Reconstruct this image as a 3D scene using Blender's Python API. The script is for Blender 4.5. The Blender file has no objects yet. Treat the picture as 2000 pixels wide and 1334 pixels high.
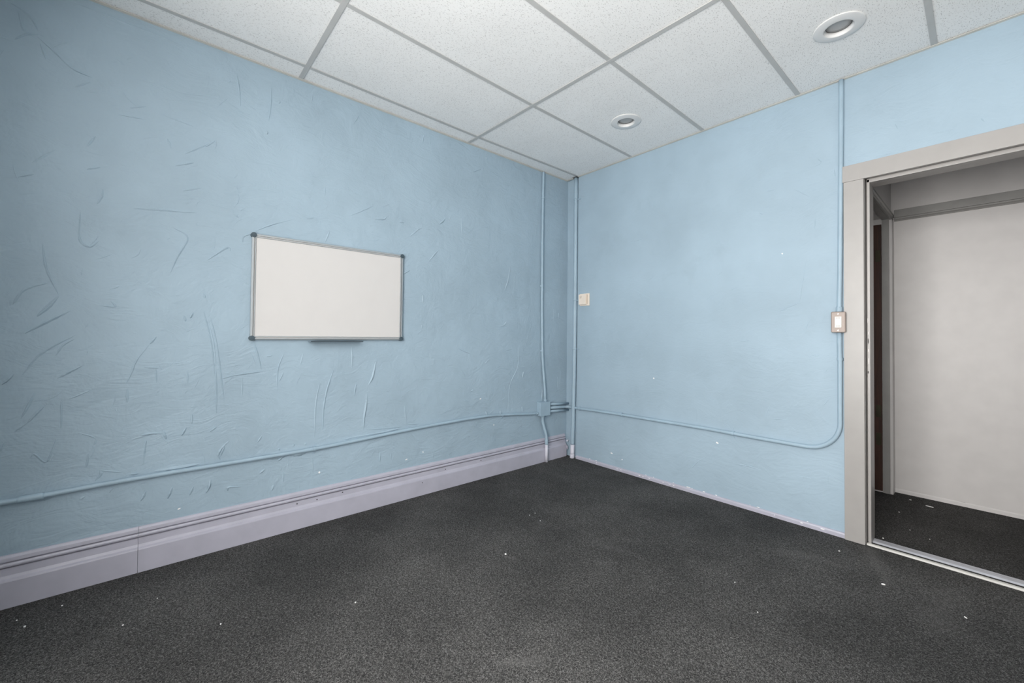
import bpy, bmesh, math, random
from mathutils import Vector, Matrix

random.seed(7)
sc = bpy.context.scene
COL = sc.collection

# ------------------------------------------------------------------ camera
F_PX = 808.33
cam_data = bpy.data.cameras.new('camera')
cam_data.sensor_fit = 'HORIZONTAL'
cam_data.sensor_width = 36.0
cam_data.lens = F_PX / 2000.0 * 36.0
cam_data.shift_x = (1000.0 - 1022.1) / 2000.0
cam_data.shift_y = (643.46 - 667.0) / 2000.0
cam_data.clip_start = 0.02
cam = bpy.data.objects.new('camera', cam_data)
COL.objects.link(cam)
yaw, pitch, roll = -0.84216, 0.01736, 0.00956
fw = Vector((math.sin(yaw) * math.cos(pitch), math.cos(yaw) * math.cos(pitch), math.sin(pitch)))
r0 = Vector((math.cos(yaw), -math.sin(yaw), 0.0))
u0 = r0.cross(fw)
rt = math.cos(roll) * r0 + math.sin(roll) * u0
up = -math.sin(roll) * r0 + math.cos(roll) * u0
m = Matrix((rt, up, -fw)).transposed().to_4x4()
m.translation = Vector((2.748, -3.0123, 1.1491))
cam.matrix_world = m
sc.camera = cam

# ------------------------------------------------------------------ light: overcast daylight through the shop window behind the camera
ROOM_X, ROOM_Y = 5.0, -3.70          # far side wall and window wall (both out of the picture)
WIN = (1.52, 3.30, 0.42, 2.50)        # window opening x0, x1, z0, z1 in the window wall
world = bpy.data.worlds.new('overcast_sky')
sc.world = world
world.use_nodes = True
bg = world.node_tree.nodes['Background']
bg.inputs['Color'].default_value = (1.0, 0.975, 0.945, 1.0)
bg.inputs['Strength'].default_value = 17.2
pl = bpy.data.lights.new('window_portal', 'AREA')
pl.shape = 'RECTANGLE'
pl.size, pl.size_y = WIN[1] - WIN[0], WIN[3] - WIN[2]
pl.cycles.is_portal = True
po = bpy.data.objects.new('window_portal', pl)
po.location = ((WIN[0] + WIN[1]) / 2, ROOM_Y - 0.10, (WIN[2] + WIN[3]) / 2)
po.rotation_euler = (math.radians(90), 0, 0)
COL.objects.link(po)
sc.view_settings.view_transform = 'Standard'
sc.view_settings.look = 'None'
sc.view_settings.gamma = 1.0
sc.view_settings.use_curve_mapping = False
sc.view_settings.exposure = 0.07
sc.cycles.max_bounces = 6
sc.cycles.diffuse_bounces = 5
sc.cycles.glossy_bounces = 2
sc.cycles.caustics_reflective = False
sc.cycles.caustics_refractive = False
sc.cycles.use_denoising = True
sc.cycles.use_adaptive_sampling = True
sc.cycles.adaptive_threshold = 0.04
sc.cycles.adaptive_min_samples = 24

# ------------------------------------------------------------------ material helpers
def new_mat(name):
    mt = bpy.data.materials.new(name)
    mt.use_nodes = True
    nt = mt.node_tree
    return mt, nt, nt.nodes['Principled BSDF']

def nd(nt, typ, **kw):
    n = nt.nodes.new(typ)
    for k, v in kw.items():
        setattr(n, k, v)
    return n

def ramp(nt, src, stops):
    r = nd(nt, 'ShaderNodeValToRGB')
    el = r.color_ramp.elements
    el[0].position, el[0].color = stops[0][0], (*stops[0][1], 1)
    el[1].position, el[1].color = stops[-1][0], (*stops[-1][1], 1)
    for p, c in stops[1:-1]:
        e = el.new(p); e.color = (*c, 1)
    nt.links.new(src, r.inputs[0])
    return r.outputs[0]

def noise(nt, vec, scale, detail=4, rough=0.55, dist=0.0):
    n = nd(nt, 'ShaderNodeTexNoise')
    n.inputs['Scale'].default_value = scale
    n.inputs['Detail'].default_value = detail
    n.inputs['Roughness'].default_value = rough
    n.inputs['Distortion'].default_value = dist
    nt.links.new(vec, n.inputs['Vector'])
    return n.outputs['Fac']

def mapping(nt, vec, scale=(1, 1, 1), rot=(0, 0, 0), loc=(0, 0, 0)):
    mp = nd(nt, 'ShaderNodeMapping')
    mp.inputs['Scale'].default_value = scale
    mp.inputs['Rotation'].default_value = rot
    mp.inputs['Location'].default_value = loc
    nt.links.new(vec, mp.inputs['Vector'])
    return mp.outputs[0]

def mathn(nt, op, a, b=None, c=None, clamp=False):
    n = nd(nt, 'ShaderNodeMath', operation=op, use_clamp=clamp)
    for i, v in enumerate((a, b, c)):
        if v is None:
            continue
        if isinstance(v, (int, float)):
            n.inputs[i].default_value = v
        else:
            nt.links.new(v, n.inputs[i])
    return n.outputs[0]

def mixc(nt, fac, a, b, blend='MIX'):
    n = nd(nt, 'ShaderNodeMix', data_type='RGBA', blend_type=blend)
    for sock, v in ((n.inputs[0], fac), (n.inputs[6], a), (n.inputs[7], b)):
        if isinstance(v, (int, float)):
            sock.default_value = v
        elif isinstance(v, tuple):
            sock.default_value = (*v, 1)
        else:
            nt.links.new(v, sock)
    return n.outputs[2]

def bump(nt, bsdf, height, strength, dist, prev=None):
    b = nd(nt, 'ShaderNodeBump')
    b.inputs['Strength'].default_value = strength
    b.inputs['Distance'].default_value = dist
    nt.links.new(height, b.inputs['Height'])
    if prev is not None:
        nt.links.new(prev, b.inputs['Normal'])
    nt.links.new(b.outputs[0], bsdf.inputs['Normal'])
    return b.outputs[0]

def position(nt):
    return nd(nt, 'ShaderNodeNewGeometry').outputs['Position']

def simple(name, col, rough=0.5, metal=0.0, bump_amt=0.0, bscale=60, var=0.0, spec=0.5):
    mt, nt, b = new_mat(name)
    b.inputs['Base Color'].default_value = (*col, 1)
    b.inputs['Roughness'].default_value = rough
    b.inputs['Metallic'].default_value = metal
    b.inputs['Specular IOR Level'].default_value = spec
    p = position(nt)
    if var:
        f = noise(nt, p, 9, 2)
        lo = tuple(c * (1 - var) for c in col); hi = tuple(min(1, c * (1 + var)) for c in col)
        nt.links.new(ramp(nt, f, [(0.3, lo), (0.7, hi)]), b.inputs['Base Color'])
    if bump_amt:
        bump(nt, b, noise(nt, p, bscale, 2), bump_amt, 0.004)
    return mt

def plaster(name, col, relief):
    """hand-trowelled plaster under blue paint"""
    mt, nt, b = new_mat(name)
    p = position(nt)
    warp = nd(nt, 'ShaderNodeTexNoise'); warp.inputs['Scale'].default_value = 2.2
    nt.links.new(p, warp.inputs['Vector'])
    wv = nd(nt, 'ShaderNodeVectorMath', operation='SCALE'); nt.links.new(warp.outputs['Color'], wv.inputs[0]); wv.inputs['Scale'].default_value = 0.35
    pw = nd(nt, 'ShaderNodeVectorMath', operation='ADD'); nt.links.new(p, pw.inputs[0]); nt.links.new(wv.outputs[0], pw.inputs[1])
    pw = pw.outputs[0]
    big = noise(nt, p, 1.6, 3, 0.6, 0.0)
    mid = noise(nt, p, 7.0, 3, 0.6, 0.8)
    lo = tuple(c * 0.93 for c in col); hi = tuple(min(1, c * 1.06) for c in col)
    c1 = ramp(nt, big, [(0.34, lo), (0.52, col), (0.68, hi)])
    grime = noise(nt, pw, 4.0, 5, 0.68, 0.0)
    gfac = ramp(nt, grime, [(0.57, (0, 0, 0)), (0.70, (1, 1, 1))])
    c2 = mixc(nt, mathn(nt, 'MULTIPLY', gfac, 0.16), c1, tuple(c * 0.72 for c in col))
    nt.links.new(c2, b.inputs['Base Color'])
    b.inputs['Roughness'].default_value = 0.55
    b.inputs['Specular IOR Level'].default_value = 0.35
    # relief: broad unevenness, trowel sweeps, brush lines, fine grain, summed into one height
    sweep = noise(nt, mapping(nt, pw, (5, 5, 16), (0.55, 0.35, 0)), 1.0, 3, 0.62, 1.6)
    sweep2 = noise(nt, mapping(nt, pw, (26, 26, 5), (-0.25, 0.2, 0)), 1.0, 2, 0.6, 0.0)
    fine = noise(nt, p, 95, 2, 0.6)
    h = mathn(nt, 'MULTIPLY_ADD', mid, 0.0070, mathn(nt, 'MULTIPLY', sweep, 0.0040))
    h = mathn(nt, 'MULTIPLY_ADD', sweep2, 0.0016, h)
    h = mathn(nt, 'MULTIPLY_ADD', fine, 0.0004, h)
    bump(nt, b, h, 1.0, relief)
    return mt

BLUE = (0.336, 0.440, 0.522)
M = {}
M['blue_left'] = plaster('blue_trowelled_plaster', BLUE, 1.0)
M['blue_right'] = plaster('blue_smooth_plaster', BLUE, 0.45)
M['blue_pipe'] = simple('blue_painted_metal', (0.325, 0.435, 0.52), 0.45, bump_amt=0.12, bscale=70, var=0.05)
M['lavender'] = simple('lavender_grey_gloss_paint', (0.44, 0.435, 0.51), 0.38, bump_amt=0.10, bscale=35, var=0.05)
M['lavender_pale'] = simple('pale_lavender_paint', (0.62, 0.62, 0.70), 0.4, bump_amt=0.12, bscale=80)
M['casing'] = simple('warm_grey_gloss_paint', (0.35, 0.336, 0.325), 0.33, bump_amt=0.10, bscale=30, var=0.03)
M['hall_wall'] = simple('pale_grey_hall_paint', (0.64, 0.62, 0.612), 0.42, bump_amt=0.06, bscale=22, var=0.03)
M['hall_trim'] = simple('mid_grey_trim_paint', (0.30, 0.295, 0.285), 0.4, bump_amt=0.2, bscale=30, var=0.06)
M['bounce_wall'] = simple('white_bounce_wall_paint', (0.84, 0.83, 0.81), 0.6)  # unseen walls made white to bounce more light into the room
M['tee'] = simple('grey_ceiling_grid_metal', (0.50, 0.50, 0.49), 0.5, var=0.04)
M['angle'] = simple('beige_wall_angle', (0.66, 0.63, 0.57), 0.5, var=0.08)
M['dark'] = simple('near_black', (0.02, 0.018, 0.016), 0.8)  # also painted in for the shade inside the plaster hole and ceiling gap
M['back'] = simple('dusty_slab', (0.22, 0.20, 0.18), 0.9)
M['white_panel'] = simple('whiteboard_enamel', (0.62, 0.605, 0.596), 0.32, var=0.01, spec=0.4)
M['alu'] = simple('brushed_aluminium', (0.46, 0.49, 0.51), 0.35, metal=0.5)
M['cap'] = simple('slate_plastic', (0.06, 0.09, 0.11), 0.4)
M['tray'] = simple('blue_grey_aluminium', (0.12, 0.16, 0.19), 0.4, metal=0.4)
M['cream'] = simple('cream_plastic', (0.80, 0.71, 0.62), 0.45, var=0.02)
M['cream_dark'] = simple('shaded_cream_plastic_slots', (0.42, 0.36, 0.30), 0.6)
M['steel'] = simple('brushed_steel_plate', (0.27, 0.225, 0.20), 0.42, metal=0.2, var=0.05)
M['screw'] = simple('bright_screw', (0.85, 0.82, 0.78), 0.25, metal=0.5)
M['rocker'] = simple('white_plastic', (0.70, 0.68, 0.65), 0.35)
M['mark'] = simple('grey_print', (0.45, 0.43, 0.41), 0.5)
M['trim_ring'] = simple('white_enamel_trim', (0.74, 0.74, 0.735), 0.5)
M['lens'] = simple('frosted_grey_lens', (0.40, 0.40, 0.40), 0.4)
M['chip'] = simple('white_paint_chip', (0.88, 0.87, 0.86), 0.7)
M['strip_white'] = simple('white_edge_strip', (0.66, 0.65, 0.62), 0.45, bump_amt=0.2, bscale=60, var=0.08)
M['strip_metal'] = simple('brushed_threshold_metal', (0.62, 0.63, 0.68), 0.35, metal=0.6, bump_amt=0.2, bscale=80, var=0.08)
M['hinge'] = simple('aged_brass', (0.045, 0.04, 0.022), 0.5, metal=0.6, var=0.2)

def wood_mat():
    mt, nt, b = new_mat('dark_brown_pine')
    p = position(nt)
    g = noise(nt, mapping(nt, p, (40, 8, 2.2)), 1.0, 5, 0.6, 1.5)
    c = ramp(nt, g, [(0.3, (0.022, 0.006, 0.003)), (0.7, (0.070, 0.022, 0.009))])
    v = nd(nt, 'ShaderNodeTexVoronoi'); v.inputs['Scale'].default_value = 1.0
    nt.links.new(mapping(nt, p, (11, 0.2, 4.2)), v.inputs['Vector'])
    k = ramp(nt, v.outputs['Distance'], [(0.10, (1, 1, 1)), (0.19, (0, 0, 0))])
    nt.links.new(mixc(nt, k, c, (0.004, 0.002, 0.0015)), b.inputs['Base Color'])
    b.inputs['Roughness'].default_value = 0.6
    return mt
M['wood'] = wood_mat()

def tile_mat():
    """mineral-fibre lay-in tile with fissures and pinholes"""
    mt, nt, b = new_mat('fissured_mineral_fibre')
    p = position(nt)
    wn = nd(nt, 'ShaderNodeTexNoise'); wn.inputs['Scale'].default_value = 38.0; wn.inputs['Detail'].default_value = 2
    nt.links.new(p, wn.inputs['Vector'])
    ws = nd(nt, 'ShaderNodeVectorMath', operation='SCALE'); nt.links.new(wn.outputs['Color'], ws.inputs[0]); ws.inputs['Scale'].default_value = 0.016
    pw = nd(nt, 'ShaderNodeVectorMath', operation='ADD'); nt.links.new(p, pw.inputs[0]); nt.links.new(ws.outputs[0], pw.inputs[1])
    pw = pw.outputs[0]
    total = None
    for rot, sx, sy, thr, dens in ((0.15, 95, 36, 0.125, 0.50), (0.75, 88, 34, 0.12, 0.62), (-0.55, 100, 40, 0.115, 0.62), (1.4, 105, 42, 0.11, 0.72), (0.0, 150, 120, 0.13, 0.45)):
        v = nd(nt, 'ShaderNodeTexVoronoi'); v.inputs['Scale'].default_value = 1.0
        v.voronoi_dimensions = '2D'
        nt.links.new(mapping(nt, pw, (sx, sy, 1), (0, 0, rot)), v.inputs['Vector'])
        hit = mathn(nt, 'LESS_THAN', v.outputs['Distance'], thr)
        sep = nd(nt, 'ShaderNodeSeparateColor'); nt.links.new(v.outputs['Color'], sep.inputs[0])
        keep = mathn(nt, 'GREATER_THAN', sep.outputs[0], dens)
        h = mathn(nt, 'MULTIPLY', hit, mathn(nt, 'MULTIPLY', keep, mathn(nt, 'ADD', mathn(nt, 'MULTIPLY', sep.outputs[1], 0.6), 0.4)))
        total = h if total is None else mathn(nt, 'MAXIMUM', total, h)
    base = ramp(nt, noise(nt, p, 3.0, 3), [(0.3, (0.86, 0.86, 0.85)), (0.7, (0.90, 0.90, 0.89))])
    nt.links.new(mixc(nt, mathn(nt, 'MULTIPLY', total, 0.62), base, (0.36, 0.35, 0.34)), b.inputs['Base Color'])
    b.inputs['Roughness'].default_value = 0.95
    b.inputs['Specular IOR Level'].default_value = 0.1
    n1 = bump(nt, b, noise(nt, p, 160, 3, 0.6), 0.10, 0.003)
    inv = mathn(nt, 'SUBTRACT', 1.0, total)
    bump(nt, b, inv, 0.5, 0.002, n1)
    return mt
M['tile'] = tile_mat()

def carpet_mat():
    mt, nt, b = new_mat('charcoal_loop_carpet')
    p = position(nt)
    fib = noise(nt, p, 165, 2, 0.7, 1.2)
    fib2 = noise(nt, mapping(nt, p, (1, 1, 1), (0, 0, 0.6)), 420, 1, 0.6, 0.0)
    f = mathn(nt, 'ADD', mathn(nt, 'MULTIPLY', fib, 0.7), mathn(nt, 'MULTIPLY', fib2, 0.3))
    c = ramp(nt, f, [(0.36, (0.014, 0.014, 0.0142)), (0.50, (0.050, 0.0495, 0.049)), (0.61, (0.165, 0.163, 0.16))])
    # worn, dusty areas
    dust = noise(nt, p, 1.3, 4, 0.62, 0.0)
    d = ramp(nt, dust, [(0.40, (0.80, 0.80, 0.80)), (0.68, (1.32, 1.31, 1.30))])
    c = mixc(nt, 1.0, c, d, 'MULTIPLY')
    # pale scuffs: soft capsules on the pile
    sepp = nd(nt, 'ShaderNodeSeparateXYZ'); nt.links.new(p, sepp.inputs[0])
    scuff = None
    for (ax, ay, bx, by, r, s) in ((2.305, -0.07, 2.375, -0.25, 0.035, 0.75), (2.375, -0.25, 2.43, -0.40, 0.022, 0.5), (2.02, -0.46, 2.14, -0.38, 0.03, 0.42),
                                   (2.14, -0.38, 2.24, -0.39, 0.025, 0.38), (1.60, -2.08, 1.68, -1.97, 0.02, 0.6), (2.62, -0.32, 2.60, -0.62, 0.06, 0.35),
                                   (0.96, -1.27, 0.90, -1.20, 0.04, 0.3), (1.30, -1.15, 1.42, -1.10, 0.03, 0.3), (1.42, -1.30, 1.47, -1.24, 0.02, 0.35), (1.06, -1.62, 1.11, -1.60, 0.012, 0.5)):
        dx, dy = bx - ax, by - ay; L2 = dx * dx + dy * dy
        px = mathn(nt, 'SUBTRACT', sepp.outputs[0], ax); py = mathn(nt, 'SUBTRACT', sepp.outputs[1], ay)
        t = mathn(nt, 'DIVIDE', mathn(nt, 'ADD', mathn(nt, 'MULTIPLY', px, dx), mathn(nt, 'MULTIPLY', py, dy)), L2, clamp=True)
        ex = mathn(nt, 'SUBTRACT', px, mathn(nt, 'MULTIPLY', t, dx)); ey = mathn(nt, 'SUBTRACT', py, mathn(nt, 'MULTIPLY', t, dy))
        dist = mathn(nt, 'SQRT', mathn(nt, 'ADD', mathn(nt, 'MULTIPLY', ex, ex), mathn(nt, 'MULTIPLY', ey, ey)))
        mk = mathn(nt, 'MULTIPLY', mathn(nt, 'SUBTRACT', 1.0, mathn(nt, 'DIVIDE', dist, r * 1.6), clamp=True), s)
        scuff = mk if scuff is None else mathn(nt, 'MAXIMUM', scuff, mk)
    scuff = mathn(nt, 'MULTIPLY', scuff, ramp(nt, noise(nt, p, 60, 3), [(0.3, (0.3, 0.3, 0.3)), (0.65, (1, 1, 1))]))
    c = mixc(nt, mathn(nt, 'MULTIPLY', scuff, 0.55), c, (0.19, 0.185, 0.18))
    nt.links.new(c, b.inputs['Base Color'])
    b.inputs['Roughness'].default_value = 0.95
    b.inputs['Specular IOR Level'].default_value = 0.15
    bump(nt, b, f, 0.75, 0.009)
    return mt
M['carpet'] = carpet_mat()

def glass_mat():
    mt, nt, b = new_mat('window_glass')
    tr = nd(nt, 'ShaderNodeBsdfTransparent'); gl = nd(nt, 'ShaderNodeBsdfGlossy'); gl.inputs['Roughness'].default_value = 0.02
    mx = nd(nt, 'ShaderNodeMixShader'); mx.inputs[0].default_value = 0.06
    nt.links.new(tr.outputs[0], mx.inputs[1]); nt.links.new(gl.outputs[0], mx.inputs[2])
    nt.links.new(mx.outputs[0], nt.nodes['Material Output'].inputs[0])
    return mt
M['glass'] = glass_mat()

# ------------------------------------------------------------------ mesh helpers
class MB:
    def __init__(s):
        s.bm = bmesh.new()

    def box(s, x0, x1, y0, y1, z0, z1, bev=0.0):
        vs = [s.bm.verts.new((x, y, z)) for x in (x0, x1) for y in (y0, y1) for z in (z0, z1)]
        q = [(0, 1, 3, 2), (4, 6, 7, 5), (0, 4, 5, 1), (2, 3, 7, 6), (0, 2, 6, 4), (1, 5, 7, 3)]
        fs = [s.bm.faces.new([vs[i] for i in f]) for f in q]
        if bev:
            es = list({e for f in fs for e in f.edges})
            bmesh.ops.bevel(s.bm, geom=es, offset=bev, segments=2, profile=0.6, affect='EDGES')
        return s

    def prism(s, pts, axis, a, b):
        """extrude a 2-D outline along an axis: 'x' -> (y,z), 'y' -> (x,z), 'z' -> (x,y)"""
        def P(p, t):
            return {'x': (t, p[0], p[1]), 'y': (p[0], t, p[1]), 'z': (p[0], p[1], t)}[axis]
        A = [s.bm.verts.new(P(p, a)) for p in pts]
        B = [s.bm.verts.new(P(p, b)) for p in pts]
        n = len(pts)
        s.bm.faces.new(A); s.bm.faces.new(B[::-1])
        for i in range(n):
            s.bm.faces.new((A[i], B[i], B[(i + 1) % n], A[(i + 1) % n]))
        return s

    def tube(s, path, rad, seg=14, caps=True):
        path = [Vector(p) for p in path]
        rads = rad if isinstance(rad, (list, tuple)) else [rad] * len(path)
        rings = []
        t0 = (path[1] - path[0]).normalized()
        ref = Vector((0, 0, 1)) if abs(t0.z) < 0.9 else Vector((1, 0, 0))
        nrm = (ref - t0 * ref.dot(t0)).normalized()
        for i, p in enumerate(path):
            if i == 0:
                t = t0
            elif i == len(path) - 1:
                t = (path[i] - path[i - 1]).normalized()
            else:
                t = ((path[i + 1] - path[i]).normalized() + (path[i] - path[i - 1]).normalized()).normalized()
            nrm = (nrm - t * nrm.dot(t)).normalized()
            bn = t.cross(nrm)
            rings.append([s.bm.verts.new(p + rads[i] * (math.cos(2 * math.pi * k / seg) * nrm + math.sin(2 * math.pi * k / seg) * bn)) for k in range(seg)])
        for a, b in zip(rings, rings[1:]):
            for k in range(seg):
                s.bm.faces.new((a[k], a[(k + 1) % seg], b[(k + 1) % seg], b[k])).smooth = True
        if caps:
            s.bm.faces.new(rings[0][::-1]); s.bm.faces.new(rings[-1])
        return s

    def lathe(s, prof, cx, cy, cz, seg=48):
        """profile of (radius, height) around the vertical axis"""
        rings = []
        for r, h in prof:
            if r < 1e-6:
                rings.append([s.bm.verts.new((cx, cy, cz + h))])
            else:
                rings.append([s.bm.verts.new((cx + r * math.cos(2 * math.pi * k / seg), cy + r * math.sin(2 * math.pi * k / seg), cz + h)) for k in range(seg)])
        for a, b in zip(rings, rings[1:]):
            for k in range(seg):
                k2 = (k + 1) % seg
                if len(a) == 1 and len(b) == 1:
                    continue
                if len(a) == 1:
                    f = s.bm.faces.new((a[0], b[k2], b[k]))
                elif len(b) == 1:
                    f = s.bm.faces.new((a[k], a[k2], b[0]))
                else:
                    f = s.bm.faces.new((a[k], a[k2], b[k2], b[k]))
                f.smooth = True
        return s

    def build(s, name, mat, parent=None, recalc=True):
        if recalc:
            bmesh.ops.recalc_face_normals(s.bm, faces=s.bm.faces)
        me = bpy.data.meshes.new(name)
        s.bm.to_mesh(me); s.bm.free()
        me.materials.append(M[mat] if isinstance(mat, str) else mat)
        o = bpy.data.objects.new(name, me)
        COL.objects.link(o)
        if parent is not None:
            o.parent = parent
        return o

def tag(o, label=None, cat=None, group=None, kind=None):
    if label: o['label'] = label
    if cat: o['category'] = cat
    if group: o['group'] = group
    if kind: o['kind'] = kind
    return o

def thing(name, label, cat, group=None, kind=None, loc=None):
    o = bpy.data.objects.new(name, None)
    o.empty_display_size = 0.05
    COL.objects.link(o)
    return tag(o, label, cat, group, kind)

def catmull(pts, n=8):
    pts = [Vector(p) for p in pts]
    if len(pts) < 3:
        return [pts[0].lerp(pts[-1], i / n) for i in range(n + 1)]
    out = []
    ext = [2 * pts[0] - pts[1]] + pts + [2 * pts[-1] - pts[-2]]
    for i in range(1, len(ext) - 2):
        p0, p1, p2, p3 = ext[i - 1:i + 3]
        for k in range(n):
            t = k / n
            out.append(0.5 * ((2 * p1) + (p2 - p0) * t + (2 * p0 - 5 * p1 + 4 * p2 - p3) * t * t + (3 * p1 - p0 - 3 * p2 + p3) * t ** 3))
    out.append(pts[-1])
    return out

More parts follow.
